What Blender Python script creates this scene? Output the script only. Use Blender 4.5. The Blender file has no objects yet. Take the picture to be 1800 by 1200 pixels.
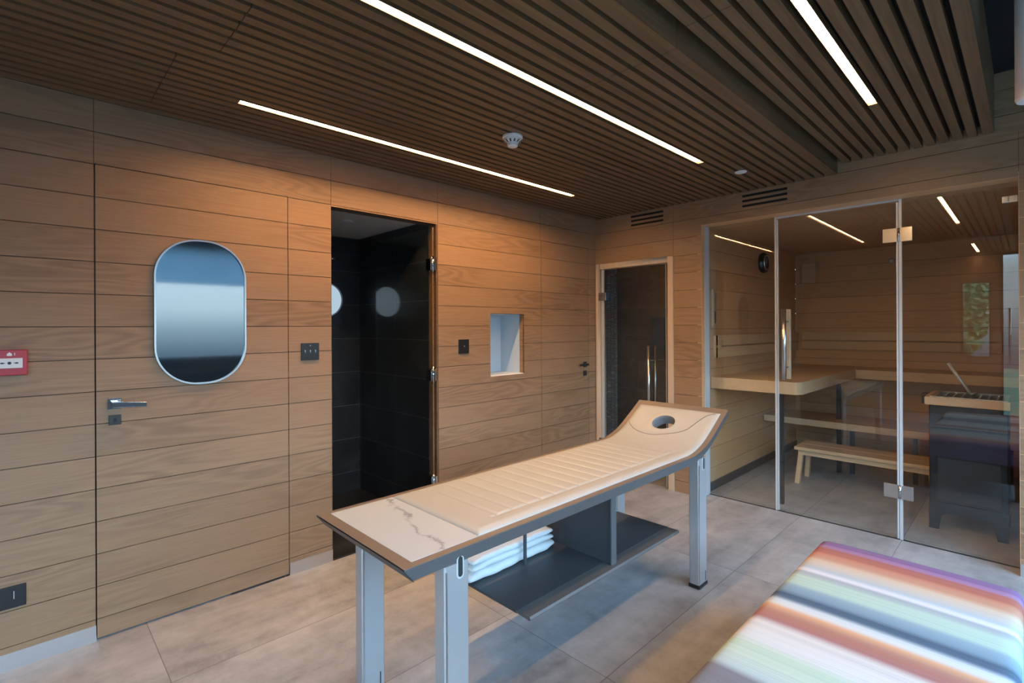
import bpy, bmesh, math, random
from mathutils import Vector, Matrix
random.seed(4)
S = bpy.context.scene
COL = S.collection
PI = math.pi

# ------------------------------------------------------------------ camera
CAM_H = 1.484
yaw, roll = math.radians(45.847), math.radians(-0.28)
fw = Vector((-math.sin(yaw), math.cos(yaw), 0))
r0 = Vector((math.cos(yaw), math.sin(yaw), 0)); u0 = Vector((0, 0, 1))
rt = r0 * math.cos(roll) + u0 * math.sin(roll)
up = -r0 * math.sin(roll) + u0 * math.cos(roll)
cd = bpy.data.cameras.new('camera'); cam = bpy.data.objects.new('camera', cd); COL.objects.link(cam)
M4 = Matrix.Identity(4)
for i in range(3):
    M4[i][0] = rt[i]; M4[i][1] = up[i]; M4[i][2] = -fw[i]
M4[2][3] = CAM_H
cam.matrix_world = M4
cd.sensor_width = 36; cd.lens = 884.6 / 1800 * 36
cd.shift_y = -(600 - 575.2) / 1800
cd.clip_start = 0.02
S.camera = cam

# ------------------------------------------------------------------ world, exposure
S.view_settings.view_transform = 'Standard'; S.view_settings.look = 'None'
S.view_settings.gamma = 1; S.view_settings.use_curve_mapping = False
S.view_settings.exposure = 0.0
WORLD_STRENGTH = 4.2
STRIP = 70.0
W = bpy.data.worlds.new('world'); S.world = W; W.use_nodes = True
nt = W.node_tree; nt.nodes.clear()
wo = nt.nodes.new('ShaderNodeOutputWorld'); bg = nt.nodes.new('ShaderNodeBackground')
tc = nt.nodes.new('ShaderNodeTexCoord'); sp = nt.nodes.new('ShaderNodeSeparateXYZ')
mr = nt.nodes.new('ShaderNodeMapRange'); rp = nt.nodes.new('ShaderNodeValToRGB')
mr.inputs[1].default_value = -0.5; mr.inputs[2].default_value = 0.7
nt.links.new(tc.outputs['Generated'], sp.inputs[0]); nt.links.new(sp.outputs[2], mr.inputs[0])
nt.links.new(mr.outputs[0], rp.inputs[0]); nt.links.new(rp.outputs[0], bg.inputs[0]); nt.links.new(bg.outputs[0], wo.inputs[0])
els = [(0.0, (.05, .07, .08)), (.34, (.06, .09, .12)), (.385, (.13, .20, .27)), (.417, (.30, .42, .50)), (.445, (.56, .71, .80)),
       (.485, (.64, .80, .90)), (.53, (1.4, 2.1, 2.8)), (.7, (1.5, 2.45, 3.5)), (1.0, (1.2, 2.1, 3.3))]
cr = rp.color_ramp
while len(cr.elements) < len(els): cr.elements.new(.5)
for e, (p, c) in zip(cr.elements, els): e.position = p; e.color = (*c, 1)
bg.inputs[1].default_value = WORLD_STRENGTH

# dimensions measured from the photograph
XL = -3.106; YB = 4.217; YG = 4.352; HL = 2.5765; HR = 2.645; HP = 3.0
XR = 1.05; YR = -2.3
PL = .155; ZK = 2.4268


def srgb(r, g, b, k=1.0):
    f = lambda c: ((c / 255) / 12.92 if c / 255 <= .04045 else ((c / 255 + .055) / 1.055) ** 2.4)
    return (min(1, f(r) * k), min(1, f(g) * k), min(1, f(b) * k), 1)


# ------------------------------------------------------------------ materials
class Mt:
    def __init__(s, name):
        s.m = bpy.data.materials.new(name); s.m.use_nodes = True
        s.t = s.m.node_tree; s.n = s.t.nodes
        s.b = s.n['Principled BSDF']; s.o = s.n['Material Output']

    def nd(s, k, **kw):
        n = s.n.new(k)
        for a, v in kw.items(): setattr(n, a, v)
        return n

    def lk(s, a, b): s.t.links.new(a, b)

    def math(s, op, a, b=None, c=None):
        n = s.nd('ShaderNodeMath', operation=op)
        for i, v in enumerate((a, b, c)):
            if v is None: continue
            if isinstance(v, (int, float)): n.inputs[i].default_value = v
            else: s.lk(v, n.inputs[i])
        return n.outputs[0]

    def pos(s):
        g = s.nd('ShaderNodeNewGeometry'); x = s.nd('ShaderNodeSeparateXYZ'); s.lk(g.outputs['Position'], x.inputs[0])
        return g.outputs['Position'], x.outputs[0], x.outputs[1], x.outputs[2]

    def vec(s, a, b, c):
        n = s.nd('ShaderNodeCombineXYZ')
        for i, v in enumerate((a, b, c)):
            if isinstance(v, (int, float)): n.inputs[i].default_value = v
            else: s.lk(v, n.inputs[i])
        return n.outputs[0]

    def noise(s, v, scale, detail=3, rough=.5, dist=0):
        n = s.nd('ShaderNodeTexNoise'); s.lk(v, n.inputs['Vector'])
        n.inputs['Scale'].default_value = scale; n.inputs['Detail'].default_value = detail
        n.inputs['Roughness'].default_value = rough; n.inputs['Distortion'].default_value = dist
        return n.outputs['Fac']

    def ramp(s, fac, stops, interp='LINEAR'):
        n = s.nd('ShaderNodeValToRGB'); cr = n.color_ramp; cr.interpolation = interp
        while len(cr.elements) < len(stops): cr.elements.new(.5)
        for e, (p, c) in zip(cr.elements, stops):
            e.position = p; e.color = c if len(c) == 4 else (*c, 1)
        s.lk(fac, n.inputs[0]); return n.outputs[0]

    def mix(s, fac, a, b, mode='MIX'):
        n = s.nd('ShaderNodeMix', data_type='RGBA', blend_type=mode)
        for i, v in ((0, fac), (6, a), (7, b)):
            if isinstance(v, (int, float)): n.inputs[i].default_value = v
            elif isinstance(v, tuple): n.inputs[i].default_value = v
            else: s.lk(v, n.inputs[i])
        return n.outputs[2]

    def bump(s, h, strength=.2, dist=.002):
        n = s.nd('ShaderNodeBump'); n.inputs['Strength'].default_value = strength; n.inputs['Distance'].default_value = dist
        s.lk(h, n.inputs['Height']); s.lk(n.outputs[0], s.b.inputs['Normal'])

    def set(s, col=None, rough=None, metal=None, **kw):
        if col is not None:
            if isinstance(col, tuple): s.b.inputs['Base Color'].default_value = col
            else: s.lk(col, s.b.inputs['Base Color'])
        if rough is not None:
            if isinstance(rough, (int, float)): s.b.inputs['Roughness'].default_value = rough
            else: s.lk(rough, s.b.inputs['Roughness'])
        if metal is not None: s.b.inputs['Metallic'].default_value = metal
        for k, v in kw.items(): s.b.inputs[k.replace('_', ' ')].default_value = v
        return s.m


def plain(name, col, rough=.5, metal=0.0, var=.06, scale=6, bump=0):
    """a single colour with faint procedural variation"""
    m = Mt(name); p, x, y, z = m.pos()
    n = m.noise(p, scale, 4)
    c2 = tuple(c * (1 - var * 2) for c in col[:3]) + (1,)
    m.set(m.mix(n, c2, col), rough, metal)
    if bump: m.bump(m.noise(p, 180, 3), bump, .001)
    return m.m


def wood_planks(name, light, dark, horizontal=True, rough=.45, fig=.42, zoff=ZK, pitch=PL):
    """oak boards: a new grain figure for each board, following world height"""
    m = Mt(name); p, x, y, z = m.pos()
    u = m.math('ADD', x, y)
    row = m.math('FLOOR', m.math('DIVIDE', m.math('SUBTRACT', z, zoff), pitch))
    seed = m.math('MULTIPLY', row, 3.71)
    zl = m.math('MULTIPLY', z, 1.0)
    big = m.noise(m.vec(m.math('ADD', m.math('MULTIPLY', u, .9), seed), m.math('MULTIPLY', zl, 6.0), seed), 1.0, 2, .45)
    ring = m.math('SINE', m.math('MULTIPLY', big, 85))
    ring = m.math('MULTIPLY', m.math('ADD', ring, 1), .5)
    fine = m.noise(m.vec(m.math('ADD', m.math('MULTIPLY', u, 5), seed), m.math('MULTIPLY', zl, 170), seed), 1.0, 3, .6)
    tone = m.noise(m.vec(m.math('MULTIPLY', seed, 2.3), m.math('MULTIPLY', u, .35), 3.0), 1.0, 1)
    mask = m.noise(m.vec(m.math('ADD', u, seed), m.math('MULTIPLY', z, 2.2), seed), 1.1, 1)
    mask = m.ramp(mask, [(.42, (0, 0, 0)), (.62, (1, 1, 1))])
    f = m.math('ADD', m.math('MULTIPLY', m.math('MULTIPLY', ring, mask), fig), m.math('MULTIPLY', fine, .75))
    f = m.math('ADD', f, m.math('MULTIPLY', m.math('SUBTRACT', tone, .5), .7))
    c = m.ramp(f, [(.15, light), (1.05 if False else 1.0, dark)])
    m.set(c, rough); m.bump(fine, .25, .0015)
    return m.m


def wood_grain(name, light, dark, axis='y', rough=.5, sc=1.0):
    m = Mt(name); p, x, y, z = m.pos()
    a = {'x': (x, y, z), 'y': (y, x, z), 'z': (z, x, y)}[axis]
    v = m.vec(m.math('MULTIPLY', a[0], 2.5 * sc), m.math('MULTIPLY', a[1], 60 * sc), m.math('MULTIPLY', a[2], 60 * sc))
    f = m.noise(v, 1.0, 4, .6, .6)
    b = m.noise(m.vec(m.math('MULTIPLY', a[0], .6), m.math('MULTIPLY', a[1], 9), m.math('MULTIPLY', a[2], 9)), 1.0, 2)
    f = m.math('ADD', m.math('MULTIPLY', f, .65), m.math('MULTIPLY', b, .35))
    m.set(m.ramp(f, [(.3, light), (.7, dark)]), rough); m.bump(f, .15, .001)
    return m.m


OAK_L, OAK_D = (.350, .220, .126), (.200, .121, .067)
MAT = {}
MAT['oak'] = wood_planks('oak_wall_boards', OAK_L, OAK_D)
MAT['slat'] = wood_grain('dark_oak_slats', (.20, .115, .055), (.10, .056, .026), 'y', .5)
MAT['groove'] = plain('groove_shadow_gap', (.07, .042, .024, 1), .8)
MAT['black'] = plain('black_felt', (.006, .005, .005, 1), .9)


def floor_mat(name, tint=(1, 1, 1), dark=1.0):
    m = Mt(name); p, x, y, z = m.pos()
    gx = m.math('ABSOLUTE', m.math('SUBTRACT', m.math('FRACT', m.math('ADD', m.math('DIVIDE', m.math('ADD', x, 1.2555), .6315), .5)), .5))
    gy = m.math('ABSOLUTE', m.math('SUBTRACT', m.math('FRACT', m.math('ADD', m.math('DIVIDE', m.math('SUBTRACT', y, .441), 1.325), .5)), .5))
    gl = m.math('MAXIMUM', m.math('LESS_THAN', gx, .0026), m.math('LESS_THAN', gy, .0012))
    tile = m.math('ADD', m.math('FLOOR', m.math('DIVIDE', m.math('ADD', x, 1.2555), .6315)),
                  m.math('MULTIPLY', m.math('FLOOR', m.math('DIVIDE', m.math('SUBTRACT', y, .441), 1.325)), 5.3))
    vp = m.vec(m.math('ADD', x, m.math('MULTIPLY', tile, 7.7)), y, tile)
    n1 = m.noise(vp, 2.2, 6, .62, .4); n2 = m.noise(vp, 9, 6, .7); n3 = m.noise(vp, 42, 3, .6)
    streak = m.noise(m.vec(m.math('MULTIPLY', x, 5), m.math('ADD', m.math('MULTIPLY', y, .9), m.math('MULTIPLY', tile, 3.1)), tile), 1.3, 4, .6, .8)
    f = m.math('ADD', m.math('MULTIPLY', n1, .4), m.math('MULTIPLY', n2, .3))
    f = m.math('ADD', f, m.math('MULTIPLY', streak, .3))
    k = dark
    c = m.ramp(f, [(.34, (.19 * k, .192 * k, .19 * k)), (.45, (.33 * k, .33 * k, .33 * k)), (.56, (.43 * k, .435 * k, .435 * k)), (.7, (.52 * k, .525 * k, .52 * k))])
    spots = m.ramp(n3, [(.66, (0, 0, 0)), (.72, (1, 1, 1))])
    c = m.mix(m.math('MULTIPLY', spots, .3), c, (.16 * k, .155 * k, .15 * k, 1))
    c = m.mix(m.math('MULTIPLY', gl, .75), c, (.07, .066, .062, 1))
    m.set(c, m.math('ADD', m.math('MULTIPLY', n2, .25), .30))
    m.bump(m.math('SUBTRACT', m.math('MULTIPLY', n2, .4), gl), .25, .002)
    return m.m


MAT['floor'] = floor_mat('concrete_look_tiles')


def tile_mat(name, col, du, dv, u0, v0, gw=.003, grout=(.10, .105, .11), rough=.22):
    m = Mt(name); p, x, y, z = m.pos()
    n = m.nd('ShaderNodeNewGeometry'); sx = m.nd('ShaderNodeSeparateXYZ'); m.lk(n.outputs['True Normal'], sx.inputs[0])
    isx = m.math('GREATER_THAN', m.math('ABSOLUTE', sx.outputs[0]), .5)
    u = m.math('ADD', m.math('MULTIPLY', y, isx), m.math('MULTIPLY', x, m.math('SUBTRACT', 1, isx)))
    uu = m.math('DIVIDE', m.math('SUBTRACT', u, u0), du); vv = m.math('DIVIDE', m.math('SUBTRACT', z, v0), dv)
    gx = m.math('ABSOLUTE', m.math('SUBTRACT', m.math('FRACT', m.math('ADD', uu, .5)), .5))
    gy = m.math('ABSOLUTE', m.math('SUBTRACT', m.math('FRACT', m.math('ADD', vv, .5)), .5))
    gl = m.math('MAXIMUM', m.math('LESS_THAN', gx, gw / du / 2), m.math('LESS_THAN', gy, gw / dv / 2))
    t = m.math('ADD', m.math('MULTIPLY', m.math('FLOOR', uu), 3.3), m.math('MULTIPLY', m.math('FLOOR', vv), 7.9))
    vp = m.vec(m.math('ADD', u, t), z, t)
    f = m.noise(vp, 3.5, 6, .62, .5)
    c = m.ramp(f, [(.3, tuple(q * .55 for q in col)), (.55, col), (.72, tuple(q * 1.9 for q in col))])
    m.set(m.mix(gl, c, (*grout, 1)), m.math('ADD', m.math('MULTIPLY', f, .25), rough))
    m.bump(m.math('SUBTRACT', m.math('MULTIPLY', f, .5), gl), .2, .002)
    return m.m


MAT['tile'] = tile_mat('black_slate_tiles', (.020, .022, .025), .6, .302, -3.683, .183, .004)
MAT['mosaic'] = tile_mat('dark_mosaic', (.36, .42, .48), .05, .016, 0, 0, .003, (.02, .022, .024), .3)
MAT['tile_steam'] = tile_mat('grey_slate_tiles', (.055, .056, .058), .6, .302, -3.05, .183, .004)
MAT['plaster'] = plain('pale_plaster', (.42, .42, .41, 1), .8)
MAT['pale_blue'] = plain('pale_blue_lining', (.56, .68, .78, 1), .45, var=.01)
MAT['white'] = plain('white_paint', (.86, .87, .87, 1), .5, var=.01)
MAT['steel'] = plain('brushed_steel', (.60, .60, .60, 1), .28, 1.0, .04, 30)
MAT['chrome'] = plain('polished_chrome', (.55, .56, .58, 1), .12, 1.0, .02)
MAT['base_steel'] = plain('satin_steel_skirting', (.62, .62, .62, 1), .30, .9, .03, 14)
MAT['mirror'] = plain('mirror_glass', (.21, .23, .245, 1), .05, 1.0, .01)
MAT['plastic_w'] = plain('white_plastic', (.72, .73, .74, 1), .4, var=.01)
MAT['plastic_k'] = plain('black_plastic', (.012, .013, .015, 1), .3, var=.02)
MAT['red'] = plain('red_plastic', (.42, .035, .06, 1), .35, var=.03)
MAT['seal'] = plain('frosted_edge_profile', (.60, .64, .66, 1), .3, .25, .02)
MAT['frame_wood'] = wood_grain('pale_frame_wood', (.60, .47, .33), (.50, .38, .26), 'z', .45)
MAT['pine'] = wood_grain('pale_aspen_boards', (.72, .50, .295), (.60, .40, .225), 'x', .5)
MAT['pine_y'] = wood_grain('pale_aspen_boards_lengthways', (.72, .50, .295), (.60, .40, .225), 'y', .5)
MAT['metal_dk'] = plain('dark_coated_steel', (.045, .048, .052, 1), .4, .3)
MAT['heater'] = plain('black_heater_steel', (.022, .025, .030, 1), .42, .4, .1, 9)
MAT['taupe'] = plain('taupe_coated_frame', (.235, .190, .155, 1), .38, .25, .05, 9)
MAT['taupe_daylit'] = plain('frame_painted_daylight_grey', (.13, .135, .14, 1), .42, .3, .05, 9)  # same taupe metal, with the grey cast of blue daylight in its colour
MAT['taupe_shaded'] = plain('frame_painted_shade', (.022, .025, .030, 1), .45)  # same taupe metal, shade of the near end painted in as near-black
MAT['leg'] = plain('satin_aluminium_leg', (.50, .51, .52, 1), .35, .55, .03, 20)
MAT['shelf'] = plain('anthracite_shelf', (.060, .064, .070, 1), .5, .1, .05, 9)
MAT['shelf_edge'] = plain('anthracite_shelf_edge', (.115, .11, .105, 1), .5, .1, .05, 9)
MAT['lining'] = plain('grey_lining', (.20, .21, .22, 1), .6)
MAT['towel'] = plain('white_terry_cloth', (.66, .68, .69, 1), .95, 0, .05, 60, .8)
MAT['leather'] = plain('cream_leather', (.42, .43, .41, 1), .42, 0, .03, 5, .05)
MAT['sauna_ceiling'] = wood_grain('sauna_ceiling_veneer', (.62, .40, .22), (.50, .31, .17), 'x', .5, .5)
MAT['sauna_oak'] = wood_planks('sauna_wall_boards', (.70, .42, .215), (.55, .32, .155), fig=.35, rough=.35, pitch=.18, zoff=2.36)
MAT['vent'] = plain('black_vent_slot', (.004, .004, .004, 1), .7)


def emis(name, col, strength):
    m = Mt(name); m.n.remove(m.b)
    e = m.nd('ShaderNodeEmission'); e.inputs[0].default_value = (*col, 1); e.inputs[1].default_value = strength
    m.lk(e.outputs[0], m.o.inputs[0]); return m.m


MAT['strip'] = emis('warm_led_strip', (1.0, .58, .28), STRIP)
MAT['strip_wall'] = emis('warm_led_strip_bright', (1.0, .55, .23), STRIP * 2.5)
MAT['strip_far'] = emis('warm_led_strip_far', (1.0, .56, .24), STRIP * 1.5)
MAT['downlight'] = emis('warm_downlight', (1.0, .68, .38), 6.0)
MAT['daylit'] = emis('daylit_frosted_glass', (.60, .78, .92), .75)


def glass(name, tint=(1, 1, 1), base=.04, k=.96, rough=0.0):
    m = Mt(name); m.n.remove(m.b)
    g = m.nd('ShaderNodeNewGeometry'); d = m.nd('ShaderNodeVectorMath', operation='DOT_PRODUCT')
    m.lk(g.outputs['Normal'], d.inputs[0]); m.lk(g.outputs['Incoming'], d.inputs[1])
    a = m.math('ABSOLUTE', d.outputs['Value'])
    f = m.math('ADD', m.math('MULTIPLY', m.math('POWER', m.math('SUBTRACT', 1, a), 5), k), base)
    t = m.nd('ShaderNodeBsdfTransparent'); t.inputs[0].default_value = (*tint, 1)
    r = m.nd('ShaderNodeBsdfGlossy'); r.inputs['Roughness'].default_value = rough
    mx = m.nd('ShaderNodeMixShader'); m.lk(f, mx.inputs[0]); m.lk(t.outputs[0], mx.inputs[1]); m.lk(r.outputs[0], mx.inputs[2])
    m.lk(mx.outputs[0], m.o.inputs[0]); return m.m


MAT['glass'] = glass('clear_pane', (.97, .985, .98), .05)
MAT['glass_dark'] = glass('grey_tinted_pane', (.55, .58, .60), .04)


def marble():
    m = Mt('white_veined_marble'); p, x, y, z = m.pos()
    # one long vein wandering diagonally, with finer branches
    a = m.math('ADD', m.math('MULTIPLY', x, .22), m.math('MULTIPLY', y, .98))
    w1 = m.noise(p, 9, 6, .65); w2 = m.noise(p, 3.2, 3)
    d = m.math('ADD', m.math('SUBTRACT', a, .655), m.math('MULTIPLY', m.math('SUBTRACT', w1, .5), .16))
    v = m.math('ABSOLUTE', d)
    vein = m.ramp(v, [(0, (1, 1, 1)), (.0045, (.55, .55, .55)), (.014, (0, 0, 0))])
    brk = m.ramp(m.noise(p, 7, 2), [(.44, (0, 0, 0)), (.56, (1, 1, 1))])
    d2 = m.math('ABSOLUTE', m.math('SUBTRACT', m.noise(p, 6, 5, .6), .5))
    fine = m.ramp(d2, [(0, (.35, .35, .35)), (.008, (0, 0, 0))])
    c = m.mix(m.math('MULTIPLY', vein, m.math('MULTIPLY', brk, .75)), (.50, .555, .60, 1), (.19, .21, .22, 1))
    c = m.mix(m.math('MULTIPLY', fine, m.math('MULTIPLY', w2, .5)), c, (.5, .49, .47, 1))
    return m.set(c, .25)


MAT['marble'] = marble()


def stripes():
    m = Mt('striped_woven_fabric'); p, x, y, z = m.pos()
    st = [(2.78, (140, 98, 150)), (2.715, (140, 98, 150)), (2.70, (170, 122, 165)), (2.675, (176, 128, 162)), (2.66, (186, 96, 74)), (2.61, (192, 104, 76)),
          (2.585, (218, 142, 104)), (2.54, (214, 156, 122)), (2.50, (226, 202, 174)), (2.44, (212, 206, 198)), (2.40, (192, 208, 218)), (2.385, (236, 238, 240)),
          (2.365, (236, 236, 240)), (2.35, (176, 184, 188)), (2.325, (182, 192, 194)), (2.30, (196, 222, 204)), (2.22, (190, 218, 204)), (2.19, (150, 178, 192)),
          (2.14, (130, 160, 180)), (2.105, (66, 92, 116)), (2.07, (80, 106, 132)), (2.04, (216, 228, 234)), (2.01, (224, 226, 224)), (1.985, (230, 176, 128)),
          (1.945, (186, 128, 106)), (1.885, (178, 116, 108)), (1.85, (226, 222, 218)), (1.73, (228, 234, 234)), (1.68, (198, 224, 202)), (1.60, (204, 226, 214)),
          (1.54, (190, 212, 216)), (1.51, (128, 128, 136))]
    lo, hi = 1.40, 2.80
    f = m.math('DIVIDE', m.math('SUBTRACT', y, lo), hi - lo)
    # the weave repeats beyond the near edge of the sampled bands
    f = m.math('PINGPONG', f, 1.0)
    stops = sorted(((q - lo) / (hi - lo), srgb(*c, .66)) for q, c in st)
    c = m.ramp(f, stops)
    thin = m.noise(m.vec(m.math('MULTIPLY', x, .6), m.math('MULTIPLY', y, 95), 0.0), 1.0, 3, .7)
    c = m.mix(m.ramp(thin, [(.42, (0, 0, 0)), (.75, (.35, .35, .35))]), c, (.20, .25, .30, 1))
    n = m.noise(m.vec(m.math('MULTIPLY', x, 300), m.math('MULTIPLY', y, 700), z), 1.0, 2)
    m.set(c, .85); m.bump(n, .2, .001)
    return m.m


MAT['stripes'] = stripes()


# ------------------------------------------------------------------ mesh builder
class MB:
    def __init__(s): s.v = []; s.f = []; s.mi = []; s.cur = 0; s.sm = []

    def add(s, vs, fs, smooth=False):
        o = len(s.v); s.v += [tuple(v) for v in vs]
        for f in fs: s.f.append([i + o for i in f]); s.mi.append(s.cur); s.sm.append(smooth)
        return s

    def box(s, x0, x1, y0, y1, z0, z1):
        vs = [(x, y, z) for x in (x0, x1) for y in (y0, y1) for z in (z0, z1)]
        return s.add(vs, [(0, 1, 3, 2), (4, 6, 7, 5), (0, 4, 5, 1), (2, 3, 7, 6), (0, 2, 6, 4), (1, 5, 7, 3)])

    def prism(s, pts, axis, a, b):
        """extrude a 2-D outline along axis; pts are (u,v) with (x:y,z) (y:x,z) (z:x,y)"""
        def P(u, v, w): return {'x': (w, u, v), 'y': (u, w, v), 'z': (u, v, w)}[axis]
        n = len(pts)
        vs = [P(u, v, a) for u, v in pts] + [P(u, v, b) for u, v in pts]
        return s.add(vs, [tuple(range(n)), tuple(range(2 * n - 1, n - 1, -1))] + [(i, i + n, (i + 1) % n + n, (i + 1) % n) for i in range(n)])

    def tube(s, path, r, n=12, cap=True, flat=1.0):
        P = [Vector(p) for p in path]; rings = []
        for i, p in enumerate(P):
            d = (P[min(i + 1, len(P) - 1)] - P[max(i - 1, 0)]).normalized()
            a = d.cross(Vector((0, 0, 1)))
            if a.length < .05: a = d.cross(Vector((0, 1, 0)))
            a.normalize(); b = d.cross(a).normalized()
            rr = r[i] if isinstance(r, (list, tuple)) else r
            rings.append([p + a * math.cos(2 * PI * k / n) * rr + b * math.sin(2 * PI * k / n) * rr * flat for k in range(n)])
        vs = [v for R in rings for v in R]; fs = []
        for i in range(len(P) - 1):
            for k in range(n):
                fs.append((i * n + k, i * n + (k + 1) % n, (i + 1) * n + (k + 1) % n, (i + 1) * n + k))
        s.add(vs, fs, True)
        if cap:
            s.add(rings[0], [tuple(range(n))]); s.add(rings[-1], [tuple(range(n - 1, -1, -1))])
        return s

    def lathe(s, c, axis, prof, n=32, close=True):
        """prof: list of (radius, along) rings about axis through c"""
        ax = Vector(axis).normalized(); a = ax.cross(Vector((0, 0, 1)))
        if a.length < .05: a = ax.cross(Vector((0, 1, 0)))
        a.normalize(); b = ax.cross(a); c = Vector(c)
        vs = []; fs = []
        for r, t in prof:
            for k in range(n):
                q = 2 * PI * k / n; vs.append(c + ax * t + (a * math.cos(q) + b * math.sin(q)) * r)
        for i in range(len(prof) - 1):
            for k in range(n): fs.append((i * n + k, i * n + (k + 1) % n, (i + 1) * n + (k + 1) % n, (i + 1) * n + k))
        s.add(vs, fs, False)
        if close:
            m = len(prof) - 1
            s.add(vs[:n], [tuple(range(n - 1, -1, -1))]); s.add(vs[m * n:], [tuple(range(n))])
        return s

    def build(s, name, mat, parent=None, origin=None, bevel=0, seg=2, smooth=False, sub=0):
        off = Vector((0, 0, 0))
        if parent is not None:
            off = Vector(ORG[parent.name])
        elif origin is not None: off = Vector(origin)
        me = bpy.data.meshes.new(name)
        me.from_pydata([tuple(Vector(v) - off) for v in s.v], [], s.f)
        mats = mat if isinstance(mat, (list, tuple)) else [mat]
        for m in mats: me.materials.append(MAT[m])
        for p, mi, sm in zip(me.polygons, s.mi, s.sm): p.material_index = mi; p.use_smooth = sm or smooth
        bm = bmesh.new(); bm.from_mesh(me)
        bmesh.ops.remove_doubles(bm, verts=bm.verts, dist=1e-6)
        bmesh.ops.recalc_face_normals(bm, faces=bm.faces); bm.to_mesh(me); bm.free()
        me.update()
        o = bpy.data.objects.new(name, me); COL.objects.link(o)
        if parent is not None: o.parent = parent; ORG[o.name] = tuple(off)
        else: o.location = off; ORG[o.name] = tuple(off)
        if bevel:
            b = o.modifiers.new('bevel', 'BEVEL'); b.width = bevel; b.segments = seg; b.limit_method = 'ANGLE'; b.angle_limit = math.radians(40)
            w = o.modifiers.new('wn', 'WEIGHTED_NORMAL'); w.keep_sharp = True
            for p in me.polygons: p.use_smooth = True
        if sub:
            u = o.modifiers.new('sub', 'SUBSURF'); u.levels = u.render_levels = sub
        return o


ORG = {}


def tag(o, label=None, cat=None, group=None, kind=None):
    if label: o['label'] = label
    if cat: o['category'] = cat
    if group: o['group'] = group
    if kind: o['kind'] = kind
    return o


def thing(name, loc, label, cat, group=None, kind=None):
    o = bpy.data.objects.new(name, None); COL.objects.link(o); o.location = loc; o.empty_display_size = .1
    ORG[o.name] = tuple(loc); return tag(o, label, cat, group, kind)


def struct(o): o['kind'] = 'structure'; return o


def rrect(cx, cy, w, h, r, n=8):
    pts = []
    for sx, sy, a0 in ((1, 1, 0), (-1, 1, 90), (-1, -1, 180), (1, -1, 270)):
        for k in range(n + 1):
            a = math.radians(a0 + 90 * k / n)
            pts.append((cx + sx * (w / 2 - r) + r * math.cos(a), cy + sy * (h / 2 - r) + r * math.sin(a)))
    return pts


def planks(mb, axis, c, d, u0, u1, z0, z1, holes=(), seams=(), pitch=PL, zoff=ZK, gap=.0036, vgap=.0018):
    """board cladding on plane axis=c, boards face direction d (+1/-1), real gaps over a dark backing"""
    gz = []; k = math.floor((z0 - zoff) / pitch) + 1
    while zoff + k * pitch < z1 - 1e-6: gz.append(zoff + k * pitch); k += 1
    zs = sorted({z0, z1, *gz, *[h[2] for h in holes if z0 < h[2] < z1], *[h[3] for h in holes if z0 < h[3] < z1]})
    us = sorted({u0, u1, *[q for q in seams if u0 < q < u1], *[h[0] for h in holes if u0 < h[0] < u1], *[h[1] for h in holes if u0 < h[1] < u1]})

    def bx(a, b, e, f, w0, w1):
        w0, w1 = min(w0, w1), max(w0, w1)
        if axis == 'x': mb.box(w0, w1, a, b, e, f)
        else: mb.box(a, b, w0, w1, e, f)
    near = lambda q, L: any(abs(q - l) < 1e-6 for l in L)
    for i in range(len(zs) - 1):
        e, f = zs[i], zs[i + 1]
        if f - e < 1e-5: continue
        j = 0; run = None; cells = []
        for j in range(len(us) - 1):
            a, b = us[j], us[j + 1]; m = (a + b) / 2, (e + f) / 2
            inside = any(h[0] < m[0] < h[1] and h[2] < m[1] < h[3] for h in holes)
            if inside:
                run = None; continue
            if run is not None and not near(a, seams): cells[-1][1] = b
            else: cells.append([a, b]); run = 1
        for a, b in cells:
            mb.cur = 1; bx(a, b, e, f, c - d * .10, c - d * .006)
            mb.cur = 0
            aa = a + (vgap / 2 if near(a, seams) else 0); bb = b - (vgap / 2 if near(b, seams) else 0)
            ee = e + (gap / 2 if near(e, gz) else 0); ff = f - (gap / 2 if near(f, gz) else 0)
            bx(aa, bb, ee, ff, c - d * .012, c)
    mb.cur = 0


# ------------------------------------------------------------------ setting: floor, walls
fl = MB(); fl.box(XL - .1, XR + .1, YR - .1, 6.95, -.1, 0)
struct(fl.build('floor', 'floor'))

DOOR1 = (.248, 1.140, 0, 2.2718); SHOWER = (1.411, 2.240, 0, 2.262); NICHE = (2.766, 3.165, 1.078, 1.6); DOOR3 = (3.394, 4.090, 0, 2.2718)
DG = .004
w = MB()
planks(w, 'x', XL, 1, YR, YB + .1, 0.0, HL + .056, holes=[(DOOR1[0] - DG, DOOR1[1] + DG, -1, DOOR1[3] + DG), (SHOWER[0], SHOWER[1], -1, SHOWER[3]), NICHE,
                                           (DOOR3[0] - DG, DOOR3[1] + DG, -1, DOOR3[3] + DG)], seams=[-1.2, .243, 1.4105, 2.2405, 3.38])
struct(w.build('wall_left', ['oak', 'groove']))

# back wall with the steam-room door and the sauna opening
FR = (-3.100, -2.245, 0, 2.122)
w = MB()
planks(w, 'y', YB, -1, XL, XR, 0, HL + .056, holes=[(FR[0], FR[1], -1, FR[3]), (-1.985, -.045, -1, 2.362)], seams=[-3.09, -2.245, -.045])
planks(w, 'y', YB, -1, -.97, XR, HL + .056, HP, holes=[], seams=[])
struct(w.build('wall_back', ['oak', 'groove']))
# jambs and header linings of the sauna opening
w = MB(); w.box(-2.02, -1.983, YB + .0008, 4.36, 0, 2.39); w.box(-.047, -.02, YB + .0008, 4.36, 0, 2.39); w.box(-1.983, -.047, YB + .0008, 4.36, 2.360, 2.42)
struct(w.build('trim_1', 'sauna_oak'))

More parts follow.
